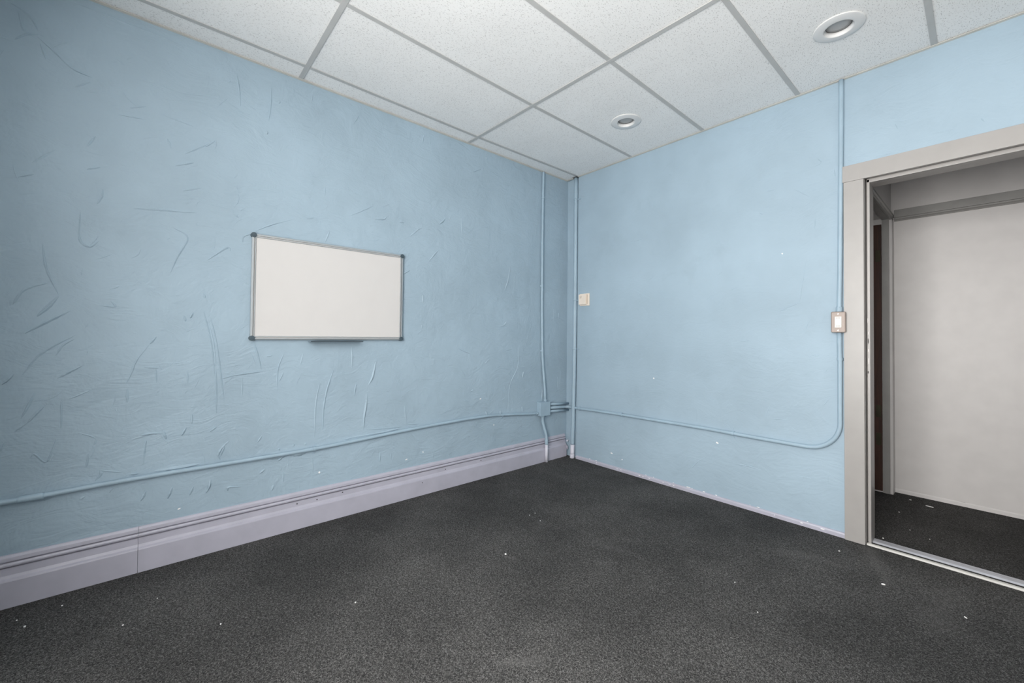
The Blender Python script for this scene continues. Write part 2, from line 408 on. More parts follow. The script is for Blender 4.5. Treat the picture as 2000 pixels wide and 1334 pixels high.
# trowel ridges: (weight, points on the wall in metres)
RIDGES_LEFT = [
    (1.6, [(-3.425, 1.142), (-3.359, 1.196), (-3.295, 1.245)]), (1.5, [(-3.392, 1.216), (-3.36, 1.257), (-3.331, 1.308)]), 
    (1, [(-3.43, 0.96), (-3.389, 1.038), (-3.343, 1.086), (-3.276, 1.137)]), (1, [(-3.335, 1.043), (-3.314, 1.09), (-3.28, 1.119)]), 
    (1.3, [(-3.328, 0.943), (-3.292, 0.97), (-3.253, 0.997)]), (1.3, [(-3.429, 0.778), (-3.407, 0.837), (-3.391, 0.888)]), 
    (1.6, [(-3.41, 0.758), (-3.384, 0.8), (-3.364, 0.826)]), (1.3, [(-3.484, 0.926), (-3.467, 0.948), (-3.452, 0.971)]), 
    (1.5, [(-3.003, 1.131), (-3.026, 1.096)]), (1.2, [(-3.026, 1.096), (-3.071, 1.021), (-3.092, 0.952), (-3.105, 0.907)]), 
    (1.5, [(-3.102, 0.883), (-3.101, 0.845), (-3.101, 0.814)]), (1.6, [(-3.052, 0.649), (-3.017, 0.655), (-2.969, 0.648)]), 
    (1.6, [(-2.97, 0.664), (-2.957, 0.618)]), (1.8, [(-2.897, 0.625), (-2.879, 0.664)]), (1.6, [(-2.858, 0.731), (-2.857, 0.681)]), 
    (1.8, [(-2.823, 1.362), (-2.815, 1.337)]), (1.6, [(-2.899, 1.24), (-2.892, 1.211)]), (1.5, [(-2.873, 1.228), (-2.861, 1.258)]), 
    (1, [(-2.818, 1.269), (-2.784, 1.099), (-2.764, 0.918)]), (1, [(-3.398, 0.608), (-3.387, 0.619), (-3.352, 0.581), (-3.325, 0.679)]), 
    (1, [(-3.225, 0.594), (-3.231, 0.533)]), (1, [(-3.2, 0.656), (-3.208, 0.631)]), (0.7, [(-3.262, 0.695), (-3.221, 0.674), (-3.2, 0.656)]), 
    (1.7, [(-3.187, 0.509), (-3.184, 0.489), (-3.202, 0.464)]), (1.8, [(-2.945, 0.318), (-2.936, 0.344), (-2.927, 0.374)]), 
    (1.8, [(-2.86, 0.313), (-2.844, 0.354)]), (2, [(-2.793, 0.309), (-2.78, 0.34), (-2.774, 0.376)]), 
    (1.8, [(-3.046, 0.331), (-3.035, 0.352), (-3.027, 0.377)]), (1, [(-3.044, 0.981), (-2.991, 0.975)]), (1, [(-3.003, 0.979), (-2.998, 0.903)]), 
    (1, [(-2.881, 0.958), (-2.877, 0.891)]), (1, [(-3.038, 0.509), (-3.034, 0.587), (-3.029, 0.625)]), (1, [(-3.439, 1.321), (-3.46, 1.265)]), 
    (1, [(-3.48, 0.65), (-3.468, 0.688)]), (1.5, [(-3.251, 0.391), (-3.234, 0.401)]), (1, [(-3.314, 0.842), (-3.312, 0.72)]), 
    (1, [(-3.295, 0.847), (-3.225, 0.885)]), (0.7, [(-3.445, 0.725), (-3.41, 0.758)]), (1.5, [(-3.089, 0.469), (-3.055, 0.466)]), 
    (1.4, [(-2.99, 0.448), (-2.939, 0.469)]), (0.8, [(-3.182, 0.508), (-3.111, 0.485)]), 
    (1.3, [(-2.788, 1.235), (-2.761, 1.097), (-2.741, 0.942), (-2.721, 0.786)]), (1.3, [(-2.761, 0.957), (-2.757, 0.845), (-2.755, 0.72)]), 
    (1.6, [(-2.595, 1.111), (-2.575, 1.044), (-2.552, 0.947)]), (1.3, [(-2.735, 0.907), (-2.659, 0.924), (-2.545, 0.936)]), 
    (1, [(-2.644, 0.908), (-2.642, 0.807)]), (1.2, [(-2.438, 1.045), (-2.47, 0.944), (-2.471, 0.823)]), 
    (1.8, [(-2.159, 0.938), (-2.196, 0.817), (-2.217, 0.689), (-2.219, 0.56)]), (1, [(-2.242, 0.853), (-2.263, 0.726), (-2.267, 0.519)]), 
    (2, [(-1.892, 0.97), (-1.913, 0.874), (-1.938, 0.819)]), (1.9, [(-1.95, 0.76), (-1.953, 0.695), (-1.965, 0.61), (-1.968, 0.525)]), 
    (1.6, [(-2.02, 0.829), (-2.031, 0.754)]), (1.3, [(-2.053, 1.073), (-2.049, 1.009), (-2.051, 0.933)]), (1, [(-1.675, 0.649), (-1.668, 0.519)]), 
    (1.2, [(-1.668, 0.519), (-1.567, 0.51)]), (1, [(-1.968, 0.525), (-1.802, 0.51), (-1.678, 0.506)]), 
    (1.5, [(-1.83, 0.496), (-1.793, 0.477), (-1.76, 0.491)]), (1.5, [(-2.104, 0.478), (-1.98, 0.484), (-1.875, 0.485)]), 
    (1.6, [(-2.694, 0.571), (-2.728, 0.535), (-2.744, 0.503), (-2.733, 0.472)]), (1.4, [(-2.714, 0.55), (-2.734, 0.487)]), 
    (1.5, [(-2.78, 0.63), (-2.753, 0.65)]), (1.5, [(-1.85, 0.358), (-1.854, 0.288)]), (1.3, [(-2.433, 0.34), (-2.432, 0.286)]), 
    (1.5, [(-2.482, 0.279), (-2.491, 0.247)]), (1.6, [(-2.698, 0.297), (-2.695, 0.317), (-2.636, 0.307)]), (2, [(-2.773, 0.373), (-2.786, 0.318)]), 
    (0.8, [(-2.276, 0.41), (-2.274, 0.274)]), (1.5, [(-2.554, 0.358), (-2.526, 0.381)]), (1, [(-2.542, 0.577), (-2.566, 0.536)]), 
    (1, [(-2.44, 0.927), (-2.462, 0.875)]), (1.4, [(-2.461, 0.413), (-2.435, 0.431)]), (1.4, [(-2.317, 0.496), (-2.317, 0.48)]), 
    (1, [(-1.452, 0.278), (-1.446, 0.238)]), (0.8, [(-2.802, 1.235), (-2.772, 1.083), (-2.761, 0.957)]), (0.8, [(-2.53, 1.021), (-2.498, 1.028)]), 
    (0.8, [(-2.607, 1.045), (-2.58, 0.971)]), (0.7, [(-2.337, 1.04), (-2.354, 0.962)]), (1.2, [(-1.776, 0.336), (-1.771, 0.29)]), 
    (1.4, [(-2.381, 0.498), (-2.381, 0.483)]), (1.4, [(-2.456, 0.488), (-2.454, 0.473)]), (1.3, [(-1.122, 2.47), (-1.044, 2.512)]), 
    (1.9, [(-1.42, 1.99), (-1.373, 2.033)]), (1.4, [(-1.225, 2.074), (-1.214, 1.95)]), (1.6, [(-1.508, 1.695), (-1.467, 1.749), (-1.43, 1.788)]), 
    (1.3, [(-0.72, 1.757), (-0.735, 1.668), (-0.757, 1.58)]), (1.4, [(-1.707, 1.581), (-1.654, 1.616)]), 
    (1, [(-1.658, 1.859), (-1.6, 1.916), (-1.564, 1.937)]), (1.3, [(-0.873, 2.5), (-0.867, 2.476)]), (1.3, [(-0.995, 2.629), (-0.979, 2.613)]), 
    (0.5, [(-1.669, 2.338), (-1.606, 2.29)]), (0.8, [(-1.165, 2.486), (-1.136, 2.438)]), (0.7, [(-1.206, 1.991), (-1.158, 1.935)]), 
    (1.2, [(-1.738, 1.944), (-1.705, 1.95)]), (1.5, [(-0.737, 1.649), (-0.778, 1.543)]), (1.6, [(-0.757, 1.277), (-0.786, 1.244), (-0.832, 1.233)]), 
    (1.5, [(-1.552, 1.445), (-1.547, 1.39)]), (1.8, [(-0.553, 0.838), (-0.565, 0.786)]), (1.5, [(-1.115, 0.707), (-1.095, 0.719)]), 
    (1.6, [(-0.964, 0.532), (-0.952, 0.482)]), (1, [(-1.229, 0.909), (-1.163, 0.821)]), (1.5, [(-0.568, 0.53), (-0.561, 0.482)]), 
    (1.5, [(-0.811, 0.519), (-0.817, 0.493)]), (1.4, [(-1.553, 1.228), (-1.557, 1.205)]), (1.5, [(-0.317, 0.653), (-0.322, 0.554)]), 
    (0.9, [(-0.607, 1.073), (-0.617, 0.893), (-0.707, 0.73), (-0.723, 0.528)]), (0.8, [(-1.246, 1.052), (-1.125, 1.008)]), 
    (1, [(-0.771, 1.028), (-0.687, 1.041)]), (1, [(-0.109, 1.39), (-0.1, 1.328)]), (0.8, [(-0.116, 0.771), (-0.107, 0.646)]), 
    (0.6, [(-0.183, 1.417), (-0.167, 1.275)]), (1.2, [(-0.975, 0.925), (-0.942, 0.959)]), (1, [(-1.678, 0.654), (-1.675, 0.555)]), 
    (1.5, [(-2.698, 2.582), (-2.687, 2.499), (-2.679, 2.407)]), (1.5, [(-2.532, 2.585), (-2.533, 2.478), (-2.541, 2.38)]), 
    (2, [(-2.55, 2.316), (-2.55, 2.297)]), (1.4, [(-2.491, 2.517), (-2.491, 2.498)]), (1, [(-2.313, 2.623), (-2.32, 2.568)]), 
    (1.3, [(-2.027, 2.603), (-2.064, 2.529)]), (1.5, [(-1.557, 2.625), (-1.572, 2.558)]), (1, [(-2.594, 1.732), (-2.511, 1.785), (-2.404, 1.836)]), 
    (1.7, [(-1.916, 1.933), (-1.853, 1.945), (-1.83, 1.968)]), (1, [(-2.079, 1.922), (-2.004, 1.967), (-1.918, 2.025)]), 
    (1.8, [(-1.417, 1.996), (-1.367, 2.046)]), (1.2, [(-1.654, 1.862), (-1.589, 1.926)]), (1, [(-2.201, 1.802), (-2.227, 1.724)]), 
    (1.3, [(-2.333, 1.854), (-2.289, 1.867)]), (1.2, [(-2.827, 2.138), (-2.789, 2.182)]), (1, [(-2.233, 2.075), (-2.232, 2.01)]), 
    (1, [(-2.654, 1.656), (-2.649, 1.69), (-2.606, 1.715)]), (1, [(-2.699, 1.807), (-2.674, 1.79)]), (1.3, [(-1.73, 1.951), (-1.705, 1.946)]), 
    (0.7, [(-2.177, 2.489), (-2.113, 2.452)]), (1.3, [(-3.494, 2.544), (-3.454, 2.527), (-3.429, 2.499), (-3.414, 2.463)]), 
    (1, [(-3.478, 2.393), (-3.448, 2.429), (-3.414, 2.446)]), (1.4, [(-3.414, 2.435), (-3.354, 2.385), (-3.304, 2.341), (-3.248, 2.328)]), 
    (1.2, [(-3.3, 2.262), (-3.253, 2.304)]), (1, [(-3.472, 2.525), (-3.452, 2.444), (-3.423, 2.452)]), 
    (1, [(-3.325, 2.645), (-3.238, 2.643), (-3.13, 2.635), (-3.012, 2.634), (-2.865, 2.608)]), (0.8, [(-3.406, 2.41), (-3.389, 2.347)]), 
    (0.7, [(-3.369, 2.407), (-3.326, 2.456)]), (1, [(-3.119, 2.234), (-3.059, 2.265)]), (1, [(-3.005, 2.245), (-2.878, 2.228)]), 
    (1.2, [(-3.257, 2.003), (-3.232, 2.059)]), (1.3, [(-3.255, 1.899), (-3.214, 1.918)]), (1.1, [(-2.908, 2.075), (-2.793, 2.175)]), 
    (1, [(-3.458, 1.808), (-3.413, 1.834)]), (1, [(-3.202, 1.819), (-3.206, 1.78)]), (1, [(-3.096, 1.754), (-2.877, 1.776)]), 
    (1, [(-2.914, 1.881), (-2.839, 1.916)]), (1, [(-2.979, 2.131), (-2.965, 2.086)]), (0.9, [(-3.419, 1.881), (-3.355, 1.957)]), 
    (0.7, [(-3.16, 2.188), (-3.064, 2.199)]), (1, [(-2.948, 2.001), (-2.875, 2.038)]), (0.6, [(-3.181, 2.45), (-3.137, 2.431)]), 
    (0.1, [(-2.83, 2.906), (-2.823, 2.876)]), (1, [(-3.272, 1.702), (-3.273, 1.575), (-3.24, 1.543), (-3.211, 1.575)]), 
    (1, [(-3.383, 1.537), (-3.37, 1.427), (-3.331, 1.314)]), (1, [(-3.458, 1.27), (-3.427, 1.331), (-3.359, 1.367)]), 
    (1.3, [(-2.809, 1.536), (-2.725, 1.615), (-2.71, 1.599)]), (1, [(-2.956, 1.452), (-2.93, 1.537), (-2.891, 1.644), (-2.951, 1.687)]), 
    (1, [(-3.2, 1.793), (-3.221, 1.745)]), (1.2, [(-3.393, 1.219), (-3.361, 1.266), (-3.334, 1.308)]), 
    (1, [(-3.205, 1.275), (-3.151, 1.272), (-3.167, 1.299)]), (0.8, [(-3.097, 1.75), (-2.961, 1.767), (-2.852, 1.78)]), 
]
RIDGES_RIGHT = [
    (1.3, [(0.715, 1.966), (0.796, 1.964), (0.862, 1.976)]), (1, [(1.076, 2.45), (1.105, 2.425)]), (1, [(1.779, 2.126), (1.833, 2.126)]), 
    (1.4, [(1.737, 1.993), (1.759, 1.979)]), (1, [(2.017, 2.208), (2.081, 2.223), (2.06, 2.263)]), (1, [(2.052, 1.89), (2.048, 1.823)]), 
    (1, [(2.005, 1.65), (1.979, 1.446), (1.967, 1.377)]), (1.3, [(1.967, 1.377), (1.911, 1.354), (1.848, 1.325)]), 
    (1, [(1.546, 1.487), (1.61, 1.511)]), (1, [(0.902, 1.617), (0.965, 1.655)]), (1, [(1.46, 1.604), (1.498, 1.629)]), 
    (1, [(1.619, 1.415), (1.646, 1.376)]), (0.7, [(1.084, 1.949), (1.09, 1.838)]), (0.8, [(0.287, 1.888), (0.438, 1.854)]), 
    (1.1, [(2.149, 2.168), (2.153, 2.117)]), (0.6, [(1.927, 2.11), (2.031, 2.023)]), (0.7, [(1.285, 2.154), (1.338, 2.167)]), 
    (1, [(1.38, 1.429), (1.41, 1.458)]), (0.6, [(1.69, 1.467), (1.783, 1.46)]), (1, [(0.459, 1.123), (0.49, 1.024)]), 
    (0.8, [(1.391, 1.044), (1.371, 0.973)]), (1, [(1.824, 1.217), (1.895, 1.199), (1.879, 1.168)]), (1, [(1.611, 1.128), (1.681, 1.139)]), 
    (1, [(1.402, 0.704), (1.451, 0.715)]), (1, [(1.611, 0.644), (1.638, 0.666)]), (1, [(1.799, 0.715), (1.775, 0.64)]), 
    (1, [(1.807, 0.627), (1.902, 0.637)]), (1.3, [(1.57, 0.542), (1.579, 0.506)]), (1.3, [(1.263, 0.166), (1.311, 0.229), (1.372, 0.283)]), 
    (1.3, [(1.593, 0.285), (1.664, 0.288), (1.749, 0.281)]), (1, [(2.061, 1.085), (2.064, 1.051), (2.029, 1.05), (2.032, 1.025), (2.112, 1.008)]), 
    (1, [(2.091, 0.753), (2.122, 0.803)]), (1, [(1.844, 1.329), (1.911, 1.344)]), (0.8, [(1.315, 0.642), (1.313, 0.53)]), 
    (0.8, [(2.11, 0.271), (2.114, 0.371)]), (1, [(1.947, 0.295), (2.027, 0.299)]), (0.8, [(0.721, 0.915), (0.748, 0.963)]), 
    (1, [(2.112, 0.979), (2.099, 0.953)]), (0.6, [(1.681, 1.087), (1.783, 1.093)]), (0.7, [(1.351, 0.576), (1.48, 0.571)]), 
    (0.8, [(2.015, 1.262), (2, 1.203)]), (1, [(2.334, 2.631), (2.421, 2.6)]), (0.8, [(2.405, 2.353), (2.463, 2.335), (2.526, 2.335)]), 
    (0.8, [(2.419, 2.337), (2.43, 2.303)]), (1, [(2.559, 2.227), (2.65, 2.222)]), (1, [(2.747, 2.221), (2.736, 2.243)]), 
    (0.8, [(2.328, 2.178), (2.419, 2.179)]), (0.8, [(2.818, 2.617), (2.873, 2.613)]), 
]

# ------------------------------------------------------------------ the setting: shell
H = 2.6826                     # ceiling grid height
T = 0.12                       # wall thickness
DX0, DX1, DZ = 2.284, 3.105, 2.086   # rough door opening in the right-hand wall
HALL_Y = 1.20                  # far wall of the hallway
SIDE_X = 2.262                 # face of the hallway's side wall
CL_X = 1.25                    # back of the room behind the side doorway

fl = MB().box(-T, ROOM_X + T, ROOM_Y - T, HALL_Y + T, -0.08, 0.0).build('floor', 'carpet')
tag(fl, 'charcoal grey loop carpet covering the room and the hallway', 'floor', kind='structure')

def ridge_mesh(strokes, axis, width, height, base=0.0):
    """thin raised plaster ridges left by the trowel, on the plane x=0 (axis 'x') or y=0 (axis 'y')"""
    mb = MB(); bm = mb.bm
    for w, pts in strokes:
        p2 = catmull([(a, b, 0) for a, b in pts], 6 if len(pts) > 2 else 5)
        n = len(p2)
        off = random.choice((-0.25, 0.3, 0.35))
        prev = None
        for i, p in enumerate(p2):
            q = p2[min(i + 1, n - 1)] - p2[max(i - 1, 0)]
            q = q.normalized() if q.length > 1e-6 else Vector((1, 0, 0))
            nn = Vector((-q.y, q.x, 0))
            e = math.sin(math.pi * (i + 0.25) / (n - 0.5)) ** 0.55
            jit = random.uniform(0.6, 1.3)
            hw = 0.5 * width * (0.55 + 0.45 * w) * e * random.uniform(0.8, 1.2)
            hh = height * w * e * jit
            row = []
            for s_, h_ in ((-1.0, -0.0005), (off - 0.25, hh * 0.9), (off + 0.15, hh), (1.0, -0.0005)):
                r = p + nn * (s_ * hw)
                h_ += base
                row.append(bm.verts.new((h_, r.x, r.y) if axis == 'x' else (r.x, -h_, r.y)))
            if prev:
                for k in range(3):
                    bm.faces.new((prev[k], prev[k + 1], row[k + 1], row[k])).smooth = True
            prev = row
    return mb

# left wall with its trowelled plaster
wl = MB().box(-T, 0, ROOM_Y - T, T, -0.02, H + 0.25).build('wall_left', 'blue_left')
tag(wl, 'light blue hand-trowelled plaster wall carrying the whiteboard', 'wall', kind='structure')
extra = []
for _ in range(240):            # the many faint short trowel marks between the big ones
    y, z = random.uniform(-3.6, -0.08), random.uniform(0.24, 2.62)
    a = random.gauss(1.25, 0.55) if random.random() < 0.7 else random.uniform(0, math.pi)
    L = random.uniform(0.02, 0.10)
    cv = random.uniform(-0.25, 0.25)
    dy, dz = math.cos(a) * L, math.sin(a) * L
    extra.append((random.uniform(0.25, 0.7), [(y - dy / 2, z - dz / 2), (y + cv * dz * 0.5, z - cv * dy * 0.5), (y + dy / 2, z + dz / 2)]))
rg = ridge_mesh(RIDGES_LEFT, 'x', 0.0095, 0.0041).build('plaster_ridge', 'blue_left', wl, recalc=False)
tag(rg, 'raised trowel ridges in the blue plaster', kind='stuff')
rg = ridge_mesh(extra, 'x', 0.007, 0.0026).build('trowel_marks', 'blue_left', wl, recalc=False)
tag(rg, 'faint short trowel marks in the blue plaster', kind='stuff')

# right-hand wall with the doorway
mb = MB()
mb.box(0.147, DX0, 0, T, -0.02, H + 0.25)
mb.box(0, 0.147, 0.016, T, -0.02, H + 0.25)      # bare corner strip behind the riser, a plaster coat deeper
mb.box(DX1, ROOM_X + T, 0, T, -0.02, H + 0.25)
mb.box(DX0, DX1, 0, T, DZ, H + 0.25)
wr = mb.build('wall_right', 'blue_right')
tag(wr, 'light blue smoother plaster wall around the doorway', 'wall', kind='structure')
keep = [s for s in RIDGES_RIGHT if all(0.02 < a < (2.16 if b < 2.17 else 3.0) and b < H - 0.03 for a, b in s[1])]
rg = ridge_mesh(keep, 'y', 0.006, 0.0018).build('plaster_ridge', 'blue_right', wr, recalc=False)
tag(rg, 'fine scratches and ridges in the blue plaster', kind='stuff')
extra = []
for _ in range(110):
    x, z = random.uniform(0.25, 2.1), random.uniform(0.08, 2.6)
    a = random.uniform(0, math.pi); L = random.uniform(0.02, 0.08)
    dx, dz = math.cos(a) * L, math.sin(a) * L
    cv = random.uniform(-0.3, 0.3)
    extra.append((random.uniform(0.2, 0.55), [(x - dx / 2, z - dz / 2), (x + cv * dz * 0.5, z - cv * dx * 0.5), (x + dx / 2, z + dz / 2)]))
rg = ridge_mesh(extra, 'y', 0.005, 0.0016).build('trowel_marks', 'blue_right', wr, recalc=False)
tag(rg, 'faint short trowel marks in the blue plaster', kind='stuff')
# knocked-off paint on the right-hand wall
def flake(name, c, ax, ay, mat, parent, plane, rot=0.0, th=0.0008):
    pts = []
    for k in range(7):
        a = 2 * math.pi * k / 7
        r = random.uniform(0.75, 1.15)
        u, v = ax * r * math.cos(a), ay * r * math.sin(a)
        pts.append((u * math.cos(rot) - v * math.sin(rot), u * math.sin(rot) + v * math.cos(rot)))
    mb = MB()
    if plane == 'y':
        mb.prism([(c[0] + u, c[2] + v) for u, v in pts], 'y', c[1], c[1] - th)
    elif plane == 'x':
        mb.prism([(c[1] + u, c[2] + v) for u, v in pts], 'x', c[0], c[0] + th)
    else:
        mb.prism([(c[0] + u, c[1] + v) for u, v in pts], 'z', c[2], c[2] + th)
    return mb.build(name, mat, parent)
for x, z, a, b, r in ((0.957, 0.823, 0.006, 0.006, 0), (1.462, 0.405, 0.011, 0.006, -0.6), (1.873, 1.70, 0.005, 0.005, 0), (0.55, 0.135, 0.012, 0.005, -0.2), (0.66, 0.105, 0.006, 0.004, 0)):
    flake('chipped_spot', (x, 0.0, z), a, b, 'chip', wr, 'y', r)
for y, z, a, b in ((-2.235, 0.30, 0.007, 0.006), (-1.53, 0.30, 0.005, 0.005), (-0.88, 0.41, 0.005, 0.006), (-2.90, 0.255, 0.007, 0.003), (-1.66, 0.27, 0.010, 0.004), (-1.02, 0.64, 0.009, 0.005)):
    flake('chipped_spot', (0.0, y, z), a, b, 'chip', wl, 'x', 0.3)

# out of the picture: window wall and far side wall
mb = MB()
x0, x1, z0, z1 = WIN
mb.box(0, x0, ROOM_Y - T, ROOM_Y, -0.02, H + 0.25)
mb.box(x1, ROOM_X + T, ROOM_Y - T, ROOM_Y, -0.02, H + 0.25)
mb.box(x0, x1, ROOM_Y - T, ROOM_Y, -0.02, z0)
mb.box(x0, x1, ROOM_Y - T, ROOM_Y, z1, H + 0.25)
tag(mb.build('wall_back', 'bounce_wall'), 'unseen wall, white to bounce light, holding the shop window behind the viewer', 'wall', kind='structure')
tag(MB().box(ROOM_X, ROOM_X + T, ROOM_Y, 0, -0.02, H + 0.25).build('wall_side', 'bounce_wall'), 'unseen wall, white to bounce light, on the far right beyond the doorway', 'wall', kind='structure')
wn = thing('window_1', 'wide shop window in the wall behind the viewer', 'window', kind='structure')
mb = MB()
fy0, fy1 = ROOM_Y - 0.09, ROOM_Y - 0.04
mb.box(x0, x0 + 0.05, fy0, fy1, z0, z1); mb.box(x1 - 0.05, x1, fy0, fy1, z0, z1)
mb.box(x0 + 0.05, x1 - 0.05, fy0, fy1, z0, z0 + 0.05); mb.box(x0 + 0.05, x1 - 0.05, fy0, fy1, z1 - 0.05, z1)
mb.build('window_frame', 'casing', wn)
for k in (1, 2):
    xm = x0 + (x1 - x0) * k / 3
    MB().box(xm - 0.02, xm + 0.02, fy0, fy1, z0 + 0.05, z1 - 0.05).build('mullion', 'casing', wn)
for k in range(3):
    a = x0 + (x1 - x0) * k / 3 + (0.05 if k == 0 else 0.02); b_ = x0 + (x1 - x0) * (k + 1) / 3 - (0.05 if k == 2 else 0.02)
    MB().box(a, b_, fy0 + 0.02, fy0 + 0.026, z0 + 0.05, z1 - 0.05).build('pane', 'glass', wn)
MB().box(x0 - 0.03, x1 + 0.03, ROOM_Y - 0.04, ROOM_Y + 0.05, z0 - 0.03, z0).build('window_sill', 'casing', wn)

# ------------------------------------------------------------------ suspended ceiling: slab, tees, tiles
cl = MB().box(-T, ROOM_X + T, ROOM_Y - T, T, H + 0.25, H + 0.33).build('ceiling', 'back')
tag(cl, 'suspended ceiling of white fissured tiles in a grey metal grid', 'ceiling', kind='structure')
rows = [0.0, -1.157, -2.384, ROOM_Y]             # row lines (along the left-right direction)
def row_y(j, x):
    return rows[j] + ((x - 1.0) * 0.0205 if j == 1 else 0.0)
colx = [[0.0] * 5,
        [0.153, 0.1415, 0.162, 0.160, 0.160],
        [0.744, 0.748, 0.777, 0.778, 0.778],
        [1.360, 1.3645, 1.370, 1.372, 1.372],
        [1.967, 1.967, 1.972, 1.975, 1.975],
        [2.5755, 2.585, 2.585, 2.585, 2.585],
        [3.186, 3.195, 3.195, 3.195, 3.195],
        [3.796, 3.805, 3.805, 3.805, 3.805],
        [4.406] * 5,
        [ROOM_X] * 5]
HW = 0.0125
def gv(i, j):
    return Vector((colx[i][j], row_y(j, colx[i][j]), 0))
for j in (1, 2):                                       # main tees, running parallel to the doorway wall
    mb = MB()
    pts = [gv(i, j) for i in range(10)]
    A = [(p.x, p.y + HW) for p in pts]; B = [(p.x, p.y - HW) for p in pts][::-1]
    mb.prism(A + B, 'z', H, H + 0.0025)
    A = [(p.x, p.y + 0.002) for p in pts]; B = [(p.x, p.y - 0.002) for p in pts][::-1]
    mb.prism(A + B, 'z', H + 0.0025, H + 0.035)
    mb.build('main_tee', 'tee', cl)
for i in range(1, 9):                                     # cross tees butted between them
    for j in range(3):
        a, b_ = gv(i, j), gv(i, j + 1)
        ya = a.y - (HW if j else 0.0); yb = b_.y + (HW if j < 2 else 0.0)
        mb = MB()
        for hw, z0_, z1_ in ((HW, H + 0.0006, H + 0.003), (0.002, H + 0.003, H + 0.03)):
            mb.prism([(a.x - hw, ya), (a.x + hw, ya), (b_.x + hw, yb), (b_.x - hw, yb)], 'z', z0_, z1_)
        mb.build('cross_tee', 'tee', cl)
LIGHTS = [(2.272, -0.526), (1.047, -0.535)]
RL = 0.083
def tile(i, j):
    g = 0.004
    q = [gv(i, j) + Vector((g, -g, 0)), gv(i + 1, j) + Vector((-g, -g, 0)), gv(i + 1, j + 1) + Vector((-g, g, 0)), gv(i, j + 1) + Vector((g, g, 0))]
    mb = MB(); bm = mb.bm
    zb, zt = H + 0.0036 + random.uniform(0, 0.0012), H + 0.019
    hole = [l for l in LIGHTS if q[0].x < l[0] < q[1].x and q[2].y < l[1] < q[0].y]
    if not hole:
        mb.prism([(p.x, p.y) for p in q], 'z', zb, zt)
    else:                                                 # cut-out for the downlight
        cx, cy = hole[0]; n = 40
        def edge_pt(a):
            d = Vector((math.cos(a), math.sin(a), 0)); best = 9
            for k in range(4):
                p, r = q[k], q[(k + 1) % 4] - q[k]
                den = d.x * r.y - d.y * r.x
                if abs(den) < 1e-9: continue
                w = p - Vector((cx, cy, 0))
                t = (w.x * r.y - w.y * r.x) / den; u = (w.x * d.y - w.y * d.x) / den
                if t > 0 and -1e-6 <= u <= 1 + 1e-6: best = min(best, t)
            return (cx + d.x * best, cy + d.y * best)
        angs = sorted([2 * math.pi * k / n for k in range(n)] + [math.atan2(p.y - cy, p.x - cx) % (2 * math.pi) for p in q])
        ri = [bm.verts.new((cx + RL * math.cos(a), cy + RL * math.sin(a), zb)) for a in angs]
        ro = [bm.verts.new((*edge_pt(a), zb)) for a in angs]
        ru = [bm.verts.new((v.co.x, v.co.y, zt)) for v in ri]
        ou = [bm.verts.new((v.co.x, v.co.y, zt)) for v in ro]
        N = len(angs)
        for k in range(N):
            k2 = (k + 1) % N
            bm.faces.new((ri[k], ri[k2], ro[k2], ro[k])); bm.faces.new((ri[k], ru[k], ru[k2], ri[k2]))
            bm.faces.new((ou[k], ou[k2], ru[k2], ru[k])); bm.faces.new((ro[k], ro[k2], ou[k2], ou[k]))
    return mb.build('ceiling_tile', 'tile', cl)
for i in range(9):
    for j in range(3):
        tile(i, j)
tr = MB().prism([(0.0, H - 0.001), (0.020, H - 0.001), (0.020, H + 0.001), (0.002, H + 0.001), (0.002, H + 0.03), (0.0, H + 0.03)], 'y', ROOM_Y, 0.0).build('trim_1', 'angle')
tag(tr, 'beige metal wall angle where the ceiling meets the whiteboard wall', 'trim', kind='structure')
tr = MB().prism([(0.0, H - 0.0012), (-0.020, H - 0.0012), (-0.020, H + 0.0008), (-0.002, H + 0.0008), (-0.002, H + 0.03), (0.0, H + 0.03)], 'x', 0.0, ROOM_X).build('trim_2', 'angle')
tag(tr, 'beige metal wall angle where the ceiling meets the doorway wall', 'trim', kind='structure')

# ------------------------------------------------------------------ baseboards
prof = [(0, 0), (0.032, 0), (0.032, 0.108), (0.030, 0.114), (0.022, 0.119), (0.017, 0.130), (0.0155, 0.158), (0.0175, 0.1605),
        (0.003, 0.1620), (0.003, 0.1655), (0.019, 0.1665), (0.020, 0.173), (0.0165, 0.180), (0.003, 0.1812), (0.003, 0.1845), (0.0135, 0.186),
        (0.012, 0.200), (0.006, 0.209), (0, 0.211)]
bb = thing('baseboard_left', 'tall moulded lavender grey baseboard below the whiteboard', 'baseboard', kind='structure')
cuts = [ROOM_Y, -3.05, -0.86, -0.012]
for a, b_ in zip(cuts, cuts[1:]):
    MB().prism(prof, 'y', a + 0.0006, b_ - 0.0006).build('board', 'lavender', bb)
for y, z in ((-2.36, 0.145), (-2.25, 0.142), (-2.10, 0.150), (-1.55, 0.09), (-1.02, 0.145), (-1.35, 0.142)):
    MB().tube([(0.010, y, z), (0.0185 if z > 0.12 else 0.0325, y, z)], 0.0035, 8).build('nail_head', 'dark', bb)
br = MB().prism([(0, 0), (-0.013, 0), (-0.013, 0.020), (-0.009, 0.028), (0, 0.030)], 'x', 0.147, 2.193).build('baseboard_right', 'lavender')
tag(br, 'low lavender grey strip along the carpet below the blue doorway wall', 'baseboard', kind='structure')
for k in range(26):
    x = random.uniform(0.3, 2.1)
    flake('chipped_spot', (x, -0.0135 if k % 2 else -0.0015, 0.018 if k % 2 else 0.0325), random.uniform(0.003, 0.012), random.uniform(0.0015, 0.0035), 'chip', br, 'y')
